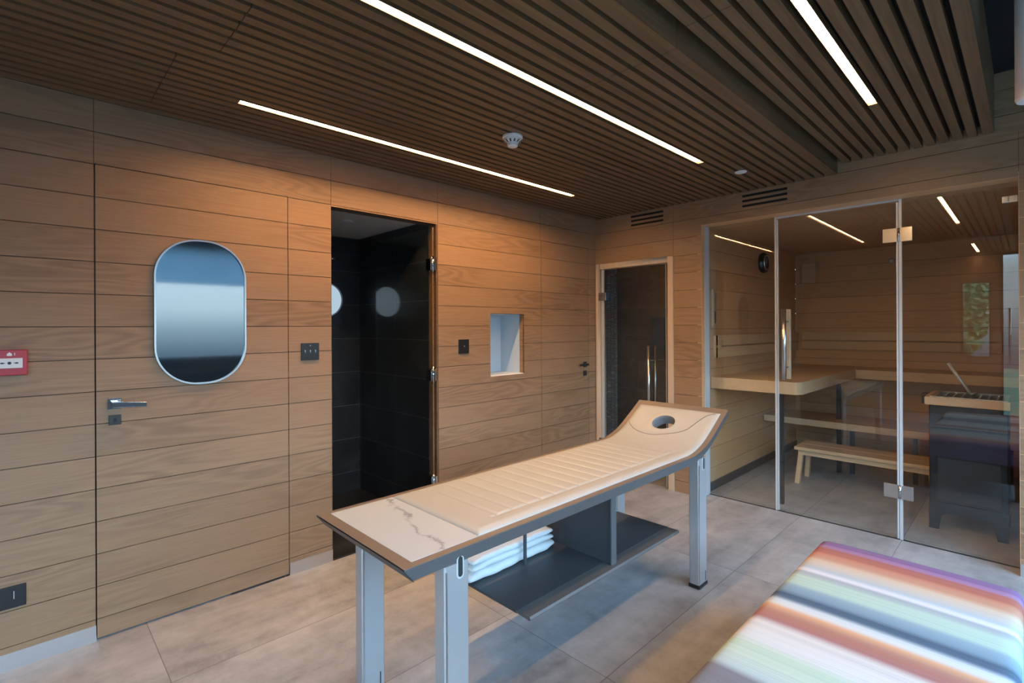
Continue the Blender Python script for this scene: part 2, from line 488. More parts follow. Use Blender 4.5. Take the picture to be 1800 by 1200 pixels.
# right (window) wall and rear wall
w = MB()
WIN = [(-2.2, .28), (.36, 2.52), (2.60, 4.1)]
hol = [(a, b, .12, 2.56) for a, b in WIN]
planks(w, 'x', XR, -1, YR, YB, 0, HP, holes=hol)
struct(w.build('wall_right', ['oak', 'groove']))
w = MB()
planks(w, 'y', YR, 1, XL, XR, 0, HP, holes=[(-.80, -.42, .95, 2.2), (-.33, .55, .04, 2.62)])
struct(w.build('wall_rear', ['oak', 'groove']))

# window frames and panes (behind and beside the camera, seen in the reflections)
for i, (a, b) in enumerate(WIN):
    m = MB(); F = .05
    m.box(XR, XR + .07, a, a + F, .12, 2.56); m.box(XR, XR + .07, b - F, b, .12, 2.56)
    m.box(XR, XR + .07, a + F, b - F, .12, .12 + F); m.box(XR, XR + .07, a + F, b - F, 2.56 - F, 2.56)
    f = struct(m.build('window_%d' % (i + 1), 'metal_dk'))
    g = MB().box(XR + .03, XR + .042, a + F, b - F, .17, 2.51).build('pane', 'glass', f)
for i, (a, b, c, d) in enumerate([(-.80, -.42, .95, 2.2), (-.33, .55, .04, 2.62)]):
    m = MB(); F = .035
    m.box(a, a + F, YR - .07, YR, c, d); m.box(b - F, b, YR - .07, YR, c, d)
    m.box(a + F, b - F, YR - .07, YR, c, c + F); m.box(a + F, b - F, YR - .07, YR, d - F, d)
    f = struct(m.build('window_%d' % (i + 4) if i != 1 else 'door_6', 'metal_dk'))
    MB().box(a + F, b - F, YR - .042, YR - .03, c + F, d - F).build('pane', 'glass', f)
    if i == 1:
        MB().tube([(-.22, YR + .06, .9), (-.22, YR + .06, 1.75)], .015).build('door_handle', 'steel', f)

# roller blind over the upper part of the window wall, and the balcony parapet outside
m = Mt('pale_blue_blind_fabric'); m.set((.55, .66, .70, 1), .9)
tr = m.nd('ShaderNodeBsdfTranslucent'); tr.inputs[0].default_value = (.70, .82, .88, 1)
mx_ = m.nd('ShaderNodeMixShader'); mx_.inputs[0].default_value = .6
m.lk(m.b.outputs[0], mx_.inputs[1]); m.lk(tr.outputs[0], mx_.inputs[2]); m.lk(mx_.outputs[0], m.o.inputs[0]); MAT['blind'] = m.m
t = thing('roller_blind', (XR - .06, 1.0, 2.6), 'pale blue roller blind pulled part way down the window wall', 'blind')
MB().box(XR - .050, XR - .048, YR + .05, YB - .03, 2.035, 2.62).build('fabric', 'blind', t)
MB().tube([(XR - .05, YR + .04, 2.66), (XR - .05, YB - .02, 2.66)], .035, 16).build('roller', 'white', t)
struct(MB().box(2.4, 2.5, -6, 8, -.3, 1.08).build('trim_9', 'metal_dk'))
struct(MB().box(XR + .1, 2.4, -6, 8, -.3, -.02).build('floor_balcony', 'floor'))

# steel skirting boards on the left wall
for i, (a, b) in enumerate([(YR, DOOR1[0] - DG), (DOOR1[1] + DG, SHOWER[0]), (SHOWER[1], DOOR3[0] - DG)]):
    struct(MB().box(XL, XL + .004, a, b, 0, .075).build('baseboard_left' if i == 0 else 'baseboard_left.%03d' % i, 'base_steel'))
struct(MB().box(-.045, XR, YB - .005, YB, 0, .075).build('baseboard_back', 'base_steel'))


# ------------------------------------------------------------------ slatted ceilings
def slats(name, xs, wid, z, y0, y1, cuts, back, extra=()):
    m = MB(); m.cur = 0
    for cx in xs:
        segs = [y0, *[c[0] for c in cuts if c[1] < cx < c[2]], y1]
        for a, b in zip(segs[:-1], segs[1:]):
            skip = [s_ for s_ in STRIPS if abs(s_[0] - cx) < .01]
            parts = [(a + .0015, b - .0015)]
            for sx, sa, sb in skip:
                np_ = []
                for p, q in parts:
                    if sb <= p or sa >= q: np_.append((p, q)); continue
                    if p < sa: np_.append((p, sa))
                    if q > sb: np_.append((sb, q))
                parts = np_
            for p, q in parts: m.box(cx - wid / 2, cx + wid / 2, p, q, z, z + .055)
    for e in extra: m.box(*e)
    m.cur = 1; m.box(*back)
    m.cur = 0
    return struct(m.build(name, ['slat', 'black']))


SLW = .043
STRIPS = [(-2.655, .75, 3.292), (-1.533, .70, 3.254), (-.573, 1.0, 3.205), (-.573, -2.25, -1.0)]
xsl = [-2.655 + .066 * k for k in range(-6, 25)]
xsr = [-.573 + .066 * k for k in range(-5, 7)]
slats('ceiling', xsl, SLW, HL, YR, YB, [(.442, -2.95, -2.34), (.56, -2.2, -1.85), (1.845, -1.96, -.9)],
      (XL - .1, -.998, YR - .1, YB + .1, HL + .056, HL + .25),
      [(-1.03, -.965, YR, 1.8435, HL, HR + .0555), (-1.03, -.965, 1.8465, YB, HL, HR + .0555)])
slats('ceiling.001', xsr, SLW, HR, YR, YB, [(1.845, -.95, -.7)], (-1.0, -.150, YR - .1, YB + .1, HR + .0561, HR + .18),
      [(-.156, -.148, YR, YB, HR, HP)])
struct(MB().box(-.148, XR + .1, YR - .1, YB + .1, HP, HP + .06).build('ceiling.002', 'black'))

# ------------------------------------------------------------------ recessed light strips
names = ['long recessed light strip in the ceiling nearest the left wall', 'long recessed light strip running through the middle of the ceiling',
         'recessed light strip in the raised ceiling before the sauna', 'recessed light strip behind, mirrored in the sauna glass']
for (sx, a, b), nm in zip(STRIPS, names):
    z = HL if sx < -1 else HR
    t = thing('ceiling_light', (sx, (a + b) / 2, z), nm, 'light', 'recessed light strips in the slatted ceiling')
    m = MB(); m.box(sx - .0212, sx - .0192, a, b, z + .001, z + .036); m.box(sx + .0192, sx + .0212, a, b, z + .001, z + .036); m.box(sx - .0192, sx + .0192, a, b, z + .026, z + .034)
    m.build('housing', 'slat', t)
    MB().box(sx - .0188, sx + .0188, a + .002, b - .002, z + .014, z + .018).build('diffuser', 'strip_wall' if sx < -2 else ('strip' if sx < -1 else 'strip_far'), t)

# ------------------------------------------------------------------ door_1: flush oak door with a mirrored oval
d = MB(); planks(d, 'x', XL, 1, DOOR1[0], DOOR1[1], .011, DOOR1[3])
d1 = struct(d.build('door_1', ['oak', 'groove'])); d1['label'] = 'flush oak board door with mirrored oval window and lever handle'
m = MB(); out = rrect(.6905, 1.574, .430, .770, .200, 14); inn = rrect(.6905, 1.574, .414, .754, .192, 14); n = len(out)
vs = [(XL + .002, *p) for p in out] + [(XL + .016, *p) for p in out] + [(XL + .016, *p) for p in inn] + [(XL + .002, *p) for p in inn]
fs = [(r * n + i, r * n + (i + 1) % n, ((r + 1) % 4) * n + (i + 1) % n, ((r + 1) % 4) * n + i) for r in range(4) for i in range(n)]
m.add(vs, fs); m.build('oval_frame', 'steel', d1)
MB().prism(rrect(.6905, 1.574, .416, .756, .193, 14), 'x', XL + .001, XL + .006).build('oval_glass', 'mirror', d1)
h = MB().box(XL, XL + .009, .290, .342, 1.096, 1.150).build('door_handle', 'chrome', d1, bevel=.0015)
m = MB().box(XL + .009, XL + .050, .303, .329, 1.110, 1.136)
m.prism([(.303, 1.108), (.329, 1.108), (.438, 1.100), (.438, 1.124), (.329, 1.136), (.303, 1.136)], 'x', XL + .038, XL + .056)
m.build('lever', 'chrome', h, bevel=.002)
k = MB().box(XL, XL + .008, .294, .342, 1.020, 1.068).build('lock_plate', 'metal_dk', d1, bevel=.0015)
MB().box(XL + .008, XL + .010, .312, .324, 1.034, 1.054).build('keyhole', 'plastic_k', k)

# door_3: concealed door near the corner
d = MB(); planks(d, 'x', XL, 1, DOOR3[0], DOOR3[1], .006, DOOR3[3])
d3 = struct(d.build('door_3', ['oak', 'groove'])); d3['label'] = 'concealed oak board door beside the corner with dark lever'
h = MB().box(XL, XL + .009, 4.0, 4.05, 1.085, 1.137).build('door_handle', 'metal_dk', d3, bevel=.0015)
MB().box(XL + .009, XL + .045, 4.012, 4.036, 1.10, 1.122).box(XL + .035, XL + .05, 3.90, 4.036, 1.10, 1.122).build('lever', 'metal_dk', h, bevel=.002)
MB().box(XL, XL + .008, 4.0, 4.05, 1.0, 1.05).build('lock_plate', 'metal_dk', d3, bevel=.0015)

# ------------------------------------------------------------------ shower room
XS = -4.30; ZS = 2.30
struct(MB().box(XS - .08, XS, .75, 2.30, 0, ZS + .1).build('wall_shower_back', 'tile'))
struct(MB().box(XS, XL - .1005, 2.22, 2.30, 0, ZS + .1).build('wall_shower_right', 'tile'))
struct(MB().box(XS, XL - .1005, .75, .83, 0, ZS + .1).build('wall_shower_left', 'tile'))
struct(MB().box(XS, XL - .1, .83, 2.22, ZS, ZS + .08).build('ceiling_shower', 'plaster'))
struct(MB().box(XS, XL + .001, .83, 2.22, 0.0005, .012).build('floor_shower', 'tile'))
struct(MB().box(XL - .1005, XL - .004, SHOWER[1] - .012, SHOWER[1] - .0005, 0, SHOWER[3]).build('trim_2', 'slat'))
for i, (px, py) in enumerate([(-3.311, 1.62), (-3.308, 1.868), (-3.276, 2.07)]):
    t = thing('downlight', (px, py, ZS), ['small warm downlight in shower ceiling, leftmost of three', 'small warm downlight in shower ceiling, middle of three',
              'small warm downlight in shower ceiling, nearest the hinges'][i], 'light', 'downlights in the shower ceiling')
    MB().lathe((px, py, ZS), (0, 0, -1), [(.035, 0), (.042, .004), (.030, .006), (.028, .002)], 20, False).build('ring', 'plastic_w', t)
    MB().lathe((px, py, ZS), (0, 0, -1), [(.028, .0005), (.028, .003)], 20).build('lamp', 'downlight', t)
    l = bpy.data.lights.new('downlight_beam', 'SPOT'); l.energy = 5; l.color = (1, .7, .42); l.spot_size = 1.5; l.spot_blend = .6; l.shadow_soft_size = .025
    o = bpy.data.objects.new('downlight_beam', l); o.parent = t; o.location = (0, 0, -.012); COL.objects.link(o)
tag(MB().lathe((-3.62, 1.76, ZS), (0, 0, -1), [(.05, 0), (.05, .012), (.03, .02)], 24).build('smoke_sensor', 'plaster', origin=(-3.62, 1.76, ZS)),
    'flat round disc on the pale shower ceiling', 'detector')
t = thing('round_window', (XS, 1.90, 1.735), 'round daylit frosted window in black tiled shower wall', 'window')
MB().lathe((XS, 1.90, 1.735), (1, 0, 0), [(.142, .001), (.150, .001), (.150, .018), (.142, .018)], 48, False).build('frame', 'steel', t)
MB().lathe((XS, 1.90, 1.735), (1, 0, 0), [(.142, .001), (.142, .006)], 48).build('glass', 'daylit', t)
tag(MB().tube([(XS, 1.965, 2.095), (XS + .05, 1.965, 2.095)], .012).tube([(XS + .03, 1.92, 2.095), (XS + .03, 2.00, 2.095)], .008)
    .build('wall_fitting', 'chrome', origin=(XS, 1.965, 2.095)), 'small chrome fitting high on the black tiled shower wall', 'fitting')

# door_2: glass shower door folded open against the right side, on chrome hinges
ys = 2.196
d2 = struct(MB().box(-3.96, XL - .012, ys, ys + .008, .02, 2.235).build('door_2', 'glass')); d2['label'] = 'clear glass shower door swung open on chrome hinges'
MB().box(XL - .012, XL - .006, ys - .002, ys + .010, .02, 2.235).build('edge_seal', 'slat', d2)
for z in (.33, 1.13, 1.96):
    h = MB().box(XL - .075, XL - .012, ys - .012, ys - .001, z - .045, z + .045).box(XL - .02, XL + .006, ys + .012, ys + .030, z - .045, z + .045).build('hinge', 'chrome', d2, bevel=.002)
    MB().tube([(XL - .006, ys + .002, z - .062), (XL - .006, ys + .002, z + .062)], .009, 12).build('pin', 'chrome', h)

# ------------------------------------------------------------------ wall niche
t = thing('wall_niche', (XL, 2.95, 1.078), 'small white lined wall niche in the oak boards right of the shower', 'niche')
y0, y1, z0, z1 = NICHE
m = MB(); xb = XL - .30; th = .004
m.box(xb - th, xb, y0, y1, z0, z1)
m.box(xb, XL - .055, y1 - th, y1, z0, z1); m.box(xb, XL - .055, y0, y0 + th, z0, z1)
m.box(xb, XL - .055, y0 + th, y1 - th, z0, z0 + th); m.box(xb, XL - .055, y0 + th, y1 - th, z1 - th, z1)
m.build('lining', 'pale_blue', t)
MB().box(XL - .055, XL - .013, y1 - th, y1 - .0005, z0, z1).build('wooden_edge', 'oak', t)
MB().box(XL - .055, XL - .013, y0 + .0005, y0 + th, z0, z1).build('wooden_edge', 'oak', t)
m = MB(); m.box(XL - .055, XL - .001, y0 + th, y1 - th, z0, z0 + th); m.build('sill', 'white', t)

# ------------------------------------------------------------------ switches, socket, alarm
def plate(name, y0, y1, z0, z1, label, cat, bits, group=None, bitmat='chrome'):
    t = thing(name, (XL, (y0 + y1) / 2, z0), label, cat, group)
    MB().box(XL, XL + .009, y0, y1, z0, z1).build('plate', 'plastic_k', t, bevel=.002)
    for i, (a, b, c, d, nm) in enumerate(bits):
        MB().box(XL + .009, XL + .014, a, b, c, d).build(nm, bitmat, t, bevel=.001)
    return t


zc = 1.341
plate('light_switch', 1.216, 1.326, 1.288, 1.394, 'black square switch plate left of the shower opening', 'switch',
      [(1.234 + .032 * i, 1.240 + .032 * i, zc - .010, zc + .010, 'toggle') for i in range(3)] + [(1.266 + .0, 1.272, 1.375, 1.380, 'indicator')], 'black wall switches')
plate('light_switch', 2.432, 2.532, 1.280, 1.392, 'black square switch plate left of the white niche', 'switch',
      [(2.478, 2.486, 1.33, 1.342, 'toggle')], 'black wall switches')
plate('wall_socket', -.16, .005, .270, .365, 'wide black socket plate low on the left wall', 'socket',
      [(-.036, -.032, .31, .345, 'toggle')])
t = thing('fire_alarm', (XL, -.05, 1.29), 'red manual fire alarm call point left of the oak door', 'alarm')
MB().box(XL, XL + .03, -.098, .013, 1.286, 1.397).build('box', 'red', t, bevel=.004)
MB().box(XL + .03, XL + .033, -.086, -.003, 1.318, 1.361).build('break_panel', 'plastic_w', t, bevel=.001)
pm = MB().lathe((XL + .033, -.044, 1.340), (1, 0, 0), [(.0062, 0), (.0062, .001)], 16)
for s_ in (-1, 1):
    c = -.044 + s_ * .017
    pm.add([(XL + .0335, c + s_ * .007, 1.3440), (XL + .0335, c + s_ * .007, 1.3360), (XL + .0335, c - s_ * .006, 1.340)], [(0, 1, 2)])
    pm.box(XL + .033, XL + .034, min(c + s_ * .001, c + s_ * .011), max(c + s_ * .001, c + s_ * .011), 1.3375, 1.3425)
pm.build('press_symbol', 'plastic_k', t)
hs = MB().prism([(-.052, 1.371), (-.036, 1.371), (-.036, 1.380), (-.044, 1.387), (-.052, 1.380)], 'x', XL + .03, XL + .031)
hs.tube([(XL + .0308, -.028, 1.372), (XL + .0308, -.028, 1.384)], .0016, 6); hs.build('house_symbol', 'plastic_w', t)

# ------------------------------------------------------------------ ceiling devices
t = thing('smoke_detector', (-2.062, 2.014, HL), 'white domed smoke detector between the two long light strips', 'detector')
MB().lathe((-2.062, 2.014, HL), (0, 0, -1), [(.058, 0), (.058, .010), (.050, .014)], 32).build('base', 'plastic_w', t)
MB().lathe((-2.062, 2.014, HL), (0, 0, -1), [(.052, .014), (.050, .026), (.032, .038), (.030, .056), (.022, .060)], 32).build('dome', 'plastic_w', t)
m = MB()
for k in range(12):
    a = 2 * PI * k / 12; c, s_ = math.cos(a), math.sin(a); q = Vector((-2.062, 2.014, HL))
    p = [q + Vector((c * r, s_ * r, -zz)) + Vector((-s_, c, 0)) * e for r, zz in ((.0515, .027), (.034, .0375)) for e in (-.004, .004)]
    m.add([v + Vector((c, s_, -1)) * .0012 for v in p], [(0, 1, 3, 2)])
m.build('air_slots', 'plastic_k', t)
tag(MB().lathe((-1.424, 3.646, HL), (0, 0, -1), [(.040, 0), (.040, .004), (.034, .007)], 28).build('ceiling_disc', 'plastic_w', origin=(-1.424, 3.646, HL)),
    'small flat white disc on the slatted ceiling above the right-hand air vent', 'sprinkler cover')
for i, (a, b) in enumerate([(-2.685, -2.342), (-1.637, -1.297)]):
    t = thing('air_vent', ((a + b) / 2, YB, 2.45), ['three black vent slots above the steam room door', 'three black vent slots above the sauna glass'][i],
              'vent', 'slotted air vents high on the back wall')
    for k in range(3):
        z = 2.462 + .0405 * k
        MB().prism(rrect((a + b) / 2, z, b - a, .019, .0094, 5), 'y', YB - .0012, YB + .010).build('slot', 'vent', t)
t = thing('pendant_tube', (.012, 3.0, 2.42), 'white cylindrical tube hanging in the dark ceiling recess', 'light')
MB().lathe((.012, 3.0, 2.41), (0, 0, 1), [(.040, 0), (.050, .004), (.055, .014), (.055, .55)], 32).build('shade', 'plastic_w', t)
MB().tube([(.012, 3.0, 2.96), (.012, 3.0, HP)], .006, 8).build('rod', 'plastic_w', t)

# ------------------------------------------------------------------ steam room door and room
m = MB(); fw_ = .055
m.box(FR[0], FR[0] + fw_, YB - .012, YB + .09, 0, FR[3]); m.box(FR[1] - fw_, FR[1], YB - .012, YB + .09, 0, FR[3])
m.box(FR[0] + fw_, FR[1] - fw_, YB - .012, YB + .09, FR[3] - fw_, FR[3])
tf = struct(m.build('trim_3', 'frame_wood', bevel=.003)); tf['label'] = 'pale door frame around the steam room door'
gx0, gx1 = FR[0] + fw_ + .004, FR[1] - fw_ - .022
d4 = struct(MB().box(gx0, gx1, YB + .008, YB + .016, .012, FR[3] - fw_ - .004).build('door_4', 'glass')); d4['label'] = 'clear glass steam room door in a pale frame'
MB().box(gx0, gx0 + .030, YB + .005, YB + .019, .012, FR[3] - fw_ - .004).build('edge_seal', 'seal', d4)
MB().box(gx1 - .004, gx1, YB + .005, YB + .019, .012, FR[3] - fw_ - .004).build('edge_seal', 'seal', d4)
for z in (.32, 1.79):
    MB().box(gx0 - .02, gx0 + .068, YB - .018, YB + .006, z - .040, z + .040).build('hinge', 'chrome', d4, bevel=.002)
hx = -2.475
for yy, rr, nm in ((YB - .045, .014, 'handle_bar'), (YB + .075, .012, 'handle_bar')):
    hb = MB().tube([(hx, yy, .56), (hx, yy, 1.305)], rr, 14).build(nm, 'steel', d4)
    if yy < YB:
        MB().tube([(hx, yy, 1.17), (hx, YB + .075, 1.17)], .006, 10).tube([(hx, yy, .70), (hx, YB + .075, .70)], .006, 10).build('standoff', 'steel', hb)
struct(MB().box(-4.2, -2.06, 4.93, 5.01, 0, 2.4).build('wall_steam_back', 'tile_steam'))
struct(MB().box(-4.2, -3.33, 4.9, 4.9295, 0, 2.4).build('wall_steam_left', 'mosaic'))
struct(MB().box(-2.14, -2.06, YB + .1, 4.93, 0, 2.4).build('wall_steam_right', 'tile_steam'))
struct(MB().box(-4.2, -2.06, YB + .1, 5.68, 2.4, 2.46).build('ceiling_steam', 'tile_steam'))
struct(MB().box(-4.28, -4.2, YB + .1, 5.68, 0, 2.46).build('wall_steam_side', 'tile_steam'))
struct(MB().box(-4.28, XL, YB + .003, YB + .1, 0, 2.46).build('wall_steam_front', 'tile_steam'))
struct(MB().box(-4.2, XL - .1001, YB + .1, 5.6, -.05, .0).build('floor_steam', 'tile_steam'))

# ------------------------------------------------------------------ sauna shell
XSL = -2.02; XSR = .02; YSB = 6.85; ZSC = 2.365
w = MB(); planks(w, 'x', XSL, 1, 4.361, YSB, 0, ZSC, pitch=.18, zoff=2.36, gap=.003); struct(w.build('wall_sauna_left', ['sauna_oak', 'groove']))
w = MB(); planks(w, 'y', YSB, -1, XSL, XSR, 0, ZSC, pitch=.18, zoff=2.36, gap=.003); struct(w.build('wall_sauna_back', ['sauna_oak', 'groove']))
w = MB(); planks(w, 'x', XSR, -1, 4.361, YSB, 0, ZSC, pitch=.18, zoff=2.36, gap=.003); struct(w.build('wall_sauna_right', ['sauna_oak', 'groove']))
struct(MB().box(XSL - .1, XSR + .1, 4.361, YSB + .1, ZSC + .0005, ZSC + .06).build('ceiling_sauna', 'sauna_ceiling'))
struct(MB().box(XSL, XSL + .012, 4.375, YSB, 0, .075).build('baseboard_sauna', 'metal_dk'))

# ------------------------------------------------------------------ sauna glass front
x0, x1, x2, x3 = -1.979, -1.422, -.632, -.049; zt = 2.359
GT = .008
struct(MB().box(x0, x1 - .012, YG, YG + GT, .004, zt).build('window_8', 'glass'))
struct(MB().box(x2 + .014, x3, YG, YG + GT, .004, zt).build('window_9', 'glass'))
d5 = struct(MB().box(x1 + .012, x2 - .014, YG, YG + GT, .010, zt - .022).build('door_5', 'glass')); d5['label'] = 'clear glass sauna door between two fixed panes'
MB().box(x1 + .004, x1 + .013, YG - .004, YG + GT + .004, .008, zt - .022).build('edge_seal', 'seal', d5)
MB().box(x2 - .015, x2 - .004, YG - .004, YG + GT + .004, .008, zt - .022).build('edge_seal', 'seal', d5)
struct(MB().box(x1 - .013, x1 + .001, YG - .004, YG + GT + .004, .003, zt).build('trim_4', 'seal'))
struct(MB().box(x2 - .001, x2 + .016, YG - .004, YG + GT + .004, .003, zt).build('trim_5', 'seal'))
struct(MB().box(x1 + .002, x2 - .002, YG - .005, YG + .013, zt - .013, zt).build('trim_6', 'seal'))
struct(MB().box(-1.9828, -1.9792, YG - .075, YG + GT + .003, .003, zt).build('trim_7', 'seal'))
struct(MB().box(x0, x3, YG - .004, YG + .012, .0005, .0035).build('trim_8', 'metal_dk'))
for z in (.335, 2.110):
    h = MB().box(x2 - .090, x2 - .006, YG - .018, YG - .004, z - .048, z + .048).box(x2 + .006, x2 + .075, YG - .018, YG - .004, z - .048, z + .048).build('hinge', 'steel', d5, bevel=.002)
    MB().tube([(x2, YG - .014, z - .045), (x2, YG - .014, z + .045)], .010, 12).build('pin', 'chrome', h)
hb = MB().tube([(-1.355, YG - .045, 1.06), (-1.355, YG - .045, 1.62)], .0165, 16).build('handle_bar', 'steel', d5)
MB().tube([(-1.355, YG - .045, 1.155), (-1.355, YG + .058, 1.155)], .007, 10).tube([(-1.355, YG - .045, 1.52), (-1.355, YG + .058, 1.52)], .007, 10).build('standoff', 'steel', hb)
MB().box(-1.375, -1.335, YG + .045, YG + .070, 1.06, 1.62).build('handle_grip', 'frame_wood', d5, bevel=.006)
tag(MB().box(-.12, -.05, YG - .014, YG - .001, 2.235, 2.275).box(-.12, -.09, YG - .02, YG - .014, 2.24, 2.27).build('glass_clamp', 'steel', origin=(-.085, YG, 2.25), bevel=.002),
    'small metal clamp at top right corner of the sauna glass', 'clamp')

# ------------------------------------------------------------------ sauna furniture
t = thing('sauna_bench', (-1.6, 5.5, 0), 'upper L-shaped pale wood sauna bench along left and back walls', 'bench')
m = MB()
m.prism([(XSL + .002, 4.47), (-1.32, 4.47), (-1.285, 4.53), (-1.285, 6.30), (XSL + .002, 6.30)], 'z', .925, 1.028)
m.build('side_seat', 'pine_y', t, bevel=.004)
m = MB()
m.box(XSL + .002, XSR - .01, 6.302, YSB - .003, .925, 1.02)
m.build('back_seat', 'pine', t, bevel=.004)
for px, py in ((-1.455, 4.545), (-1.36, 5.95)):
    MB().box(px - .018, px + .018, py - .018, py + .018, 0, .924).build('leg', 'metal_dk', t)
t = thing('sauna_lower_bench', (-1.0, 5.9, 0), 'lower pale wood sauna bench below the upper one', 'bench')
MB().box(XSL + .014, -.02, 5.72, 6.29, .47, .535).build('seat', 'pine', t, bevel=.004)
for px in (-1.25, -.75, -.12):
    MB().box(px - .018, px + .018, 5.95, 5.986, 0, .469).build('leg', 'metal_dk', t)
t = thing('backrest', (XSL, 5.6, 1.2), 'two-board pale wood backrest on the left sauna wall', 'backrest', 'sauna backrests')
MB().box(XSL + .022, XSL + .042, 4.53, 6.80, 1.306, 1.404).build('board', 'pine_y', t, bevel=.003)
MB().box(XSL + .022, XSL + .042, 4.53, 6.80, 1.196, 1.294).build('board', 'pine_y', t, bevel=.003)
MB().box(XSL + .001, XSL + .045, 4.53, 4.60, 1.20, 1.40).build('bracket', 'pine_y', t)
t = thing('backrest', (-1.0, YSB, 1.2), 'two-board pale wood backrest on the back sauna wall', 'backrest', 'sauna backrests')
MB().box(-1.94, -.19, YSB - .045, YSB - .024, 1.318, 1.415).build('board', 'pine', t, bevel=.003)
MB().box(-1.94, -.19, YSB - .045, YSB - .024, 1.208, 1.305).build('board', 'pine', t, bevel=.003)
MB().box(-.23, -.19, YSB - .0235, YSB - .001, 1.21, 1.41).build('bracket', 'pine', t)

# step stool
t = thing('step_stool', (-1.05, 5.42, 0), 'low pale wooden step stool on the sauna floor', 'stool')
m = MB(); m.box(-1.56, -.52, 5.22, 5.40, .318, .350); m.box(-1.56, -.52, 5.412, 5.60, .318, .350); m.build('seat', 'pine', t, bevel=.006)
MB().box(-1.535, -.545, 5.255, 5.28, .272, .317).box(-1.535, -.545, 5.545, 5.57, .272, .317).build('apron', 'pine', t)
for sx in (-1, 1):
    for sy in (-1, 1):
        cx = -1.04 + sx * .475; cy = 5.41 + sy * .115
        tx, ty = cx + sx * .0, cy; bx_, by_ = cx + sx * .028, cy + sy * .035
        m = MB(); w_, d_ = .020, .022
        m.add([(tx - w_, ty - d_, .317), (tx + w_, ty - d_, .317), (tx + w_, ty + d_, .317), (tx - w_, ty + d_, .317),
               (bx_ - w_, by_ - d_, 0), (bx_ + w_, by_ - d_, 0), (bx_ + w_, by_ + d_, 0), (bx_ - w_, by_ + d_, 0)],
              [(0, 1, 2, 3), (7, 6, 5, 4), (0, 4, 5, 1), (1, 5, 6, 2), (2, 6, 7, 3), (3, 7, 4, 0)])
        m.build('leg', 'pine', t, bevel=.002)

# heater
hx0, hx1, hy0, hy1 = -.525, -.105, 4.78, 5.20
t = thing('sauna_heater', ((hx0 + hx1) / 2, (hy0 + hy1) / 2, 0), 'black sauna heater with a wooden guard rail and metal top', 'heater')
m = MB()
m.box(hx0, hx1, hy0 + .02, hy1, .12, .90)
m.build('body', 'heater', t, bevel=.008)
pts = [(hx0, 0), (hx0 + .055, 0), (hx0 + .072, .10), (hx0 + .10, .125), (hx1 - .10, .125), (hx1 - .075, .10), (hx1 - .055, 0), (hx1, 0), (hx1, .20), (hx0, .20)]
MB().prism(pts, 'y', hy0, hy0 + .019).build('skirt', 'heater', t)
MB().prism(pts, 'y', hy1 + .001, hy1 + .02).build('skirt', 'heater', t)
MB().box(hx0 + .05, hx1 - .04, hy0 + .012, hy0 + .0195, .22, .52).build('front_panel', 'metal_dk', t)
m = MB(); m.box(hx0 - .020, hx1 + .010, hy0 - .030, hy0 - .004, .905, .962); m.build('guard_rail', 'pine', t, bevel=.003)
MB().box(hx0 - .020, hx0 + .004, hy0 - .003, hy1 + .02, .905, .962).build('guard_rail', 'pine_y', t, bevel=.003)
m = MB(); z = .955
m.box(hx0 + .006, hx1, hy0 + .0, hy0 + .035, .901, z + .012); m.box(hx0 + .006, hx1, hy1 - .035, hy1, .901, z + .012)
m.box(hx0 + .006, hx0 + .04, hy0 + .035, hy1 - .035, .901, z + .012); m.box(hx1 - .035, hx1, hy0 + .035, hy1 - .035, .901, z + .012)
m.build('top_rim', 'steel', t, bevel=.003)
for k in range(7):
    xx = hx0 + .075 + k * .047
    MB().box(xx, xx + .008, hy0 + .036, hy1 - .036, .95, .958).build('grill_bar', 'steel', t)
MB().box(hx0 - .085, hx0 - .035, 5.16, 5.26, .86, .94).build('side_bracket', 'metal_dk', t, bevel=.004)
t = thing('ladle', (-.40, 5.0, .97), 'slim pale metal ladle handle leaning up from the sauna heater', 'ladle')
MB().tube([(-.30, 4.95, .972), (-.43, 4.98, 1.20)], [.010, .012], 10).build('handle', 'seal', t)
MB().lathe((-.292, 4.95, .978), (-.45, .1, .8), [(.0, -.012), (.018, -.010), (.026, .0), (.028, .010)], 18, False).build('bowl', 'steel', t)
t = thing('bucket', (-.34, 6.06, .536), 'small brown wooden bucket on lower bench behind the heater', 'bucket')
MB().lathe((-.34, 6.06, .536), (0, 0, 1), [(.055, 0), (.068, .30), (.058, .30), (.047, .012), (.0, .012)], 12, False).build('body', 'pine', t)
MB().lathe((-.34, 6.06, .536), (0, 0, 1), [(.0665, .235), (.0695, .235), (.0705, .26), (.0675, .26)], 24, False).build('band', 'steel', t)

# wall fittings inside the sauna
t = thing('thermometer', (XSL, 4.52, 1.47), 'framed thermometer panel on the left sauna wall by the glass', 'thermometer')
MB().box(XSL, XSL + .018, 4.49, 4.55, 1.475, 1.825).build('frame', 'frame_wood', t, bevel=.002)
MB().box(XSL + .018, XSL + .021, 4.502, 4.538, 1.50, 1.79).build('dial', 'base_steel', t)
MB().box(XSL + .021, XSL + .0225, 4.508, 4.532, 1.51, 1.62).build('lower_dial', 'metal_dk', t)
t = thing('clock', (XSL, 5.73, 2.165), 'round dark wall clock on the left sauna wall', 'clock')
MB().lathe((XSL, 5.73, 2.165), (1, 0, 0), [(.105, .0), (.112, .02), (.100, .045), (.085, .048)], 32).build('case', 'plastic_k', t)
MB().lathe((XSL, 5.73, 2.165), (1, 0, 0), [(.070, .049), (.083, .049), (.080, .056), (.070, .054)], 32, False).build('rim', 'steel', t)
MB().box(XSL + .049, XSL + .053, 5.727, 5.733, 2.16, 2.22).build('hand', 'steel', t)
t = thing('wall_lamp', (-1.86, YSB, 2.1), 'square wooden lamp cover in the far sauna corner', 'lamp')
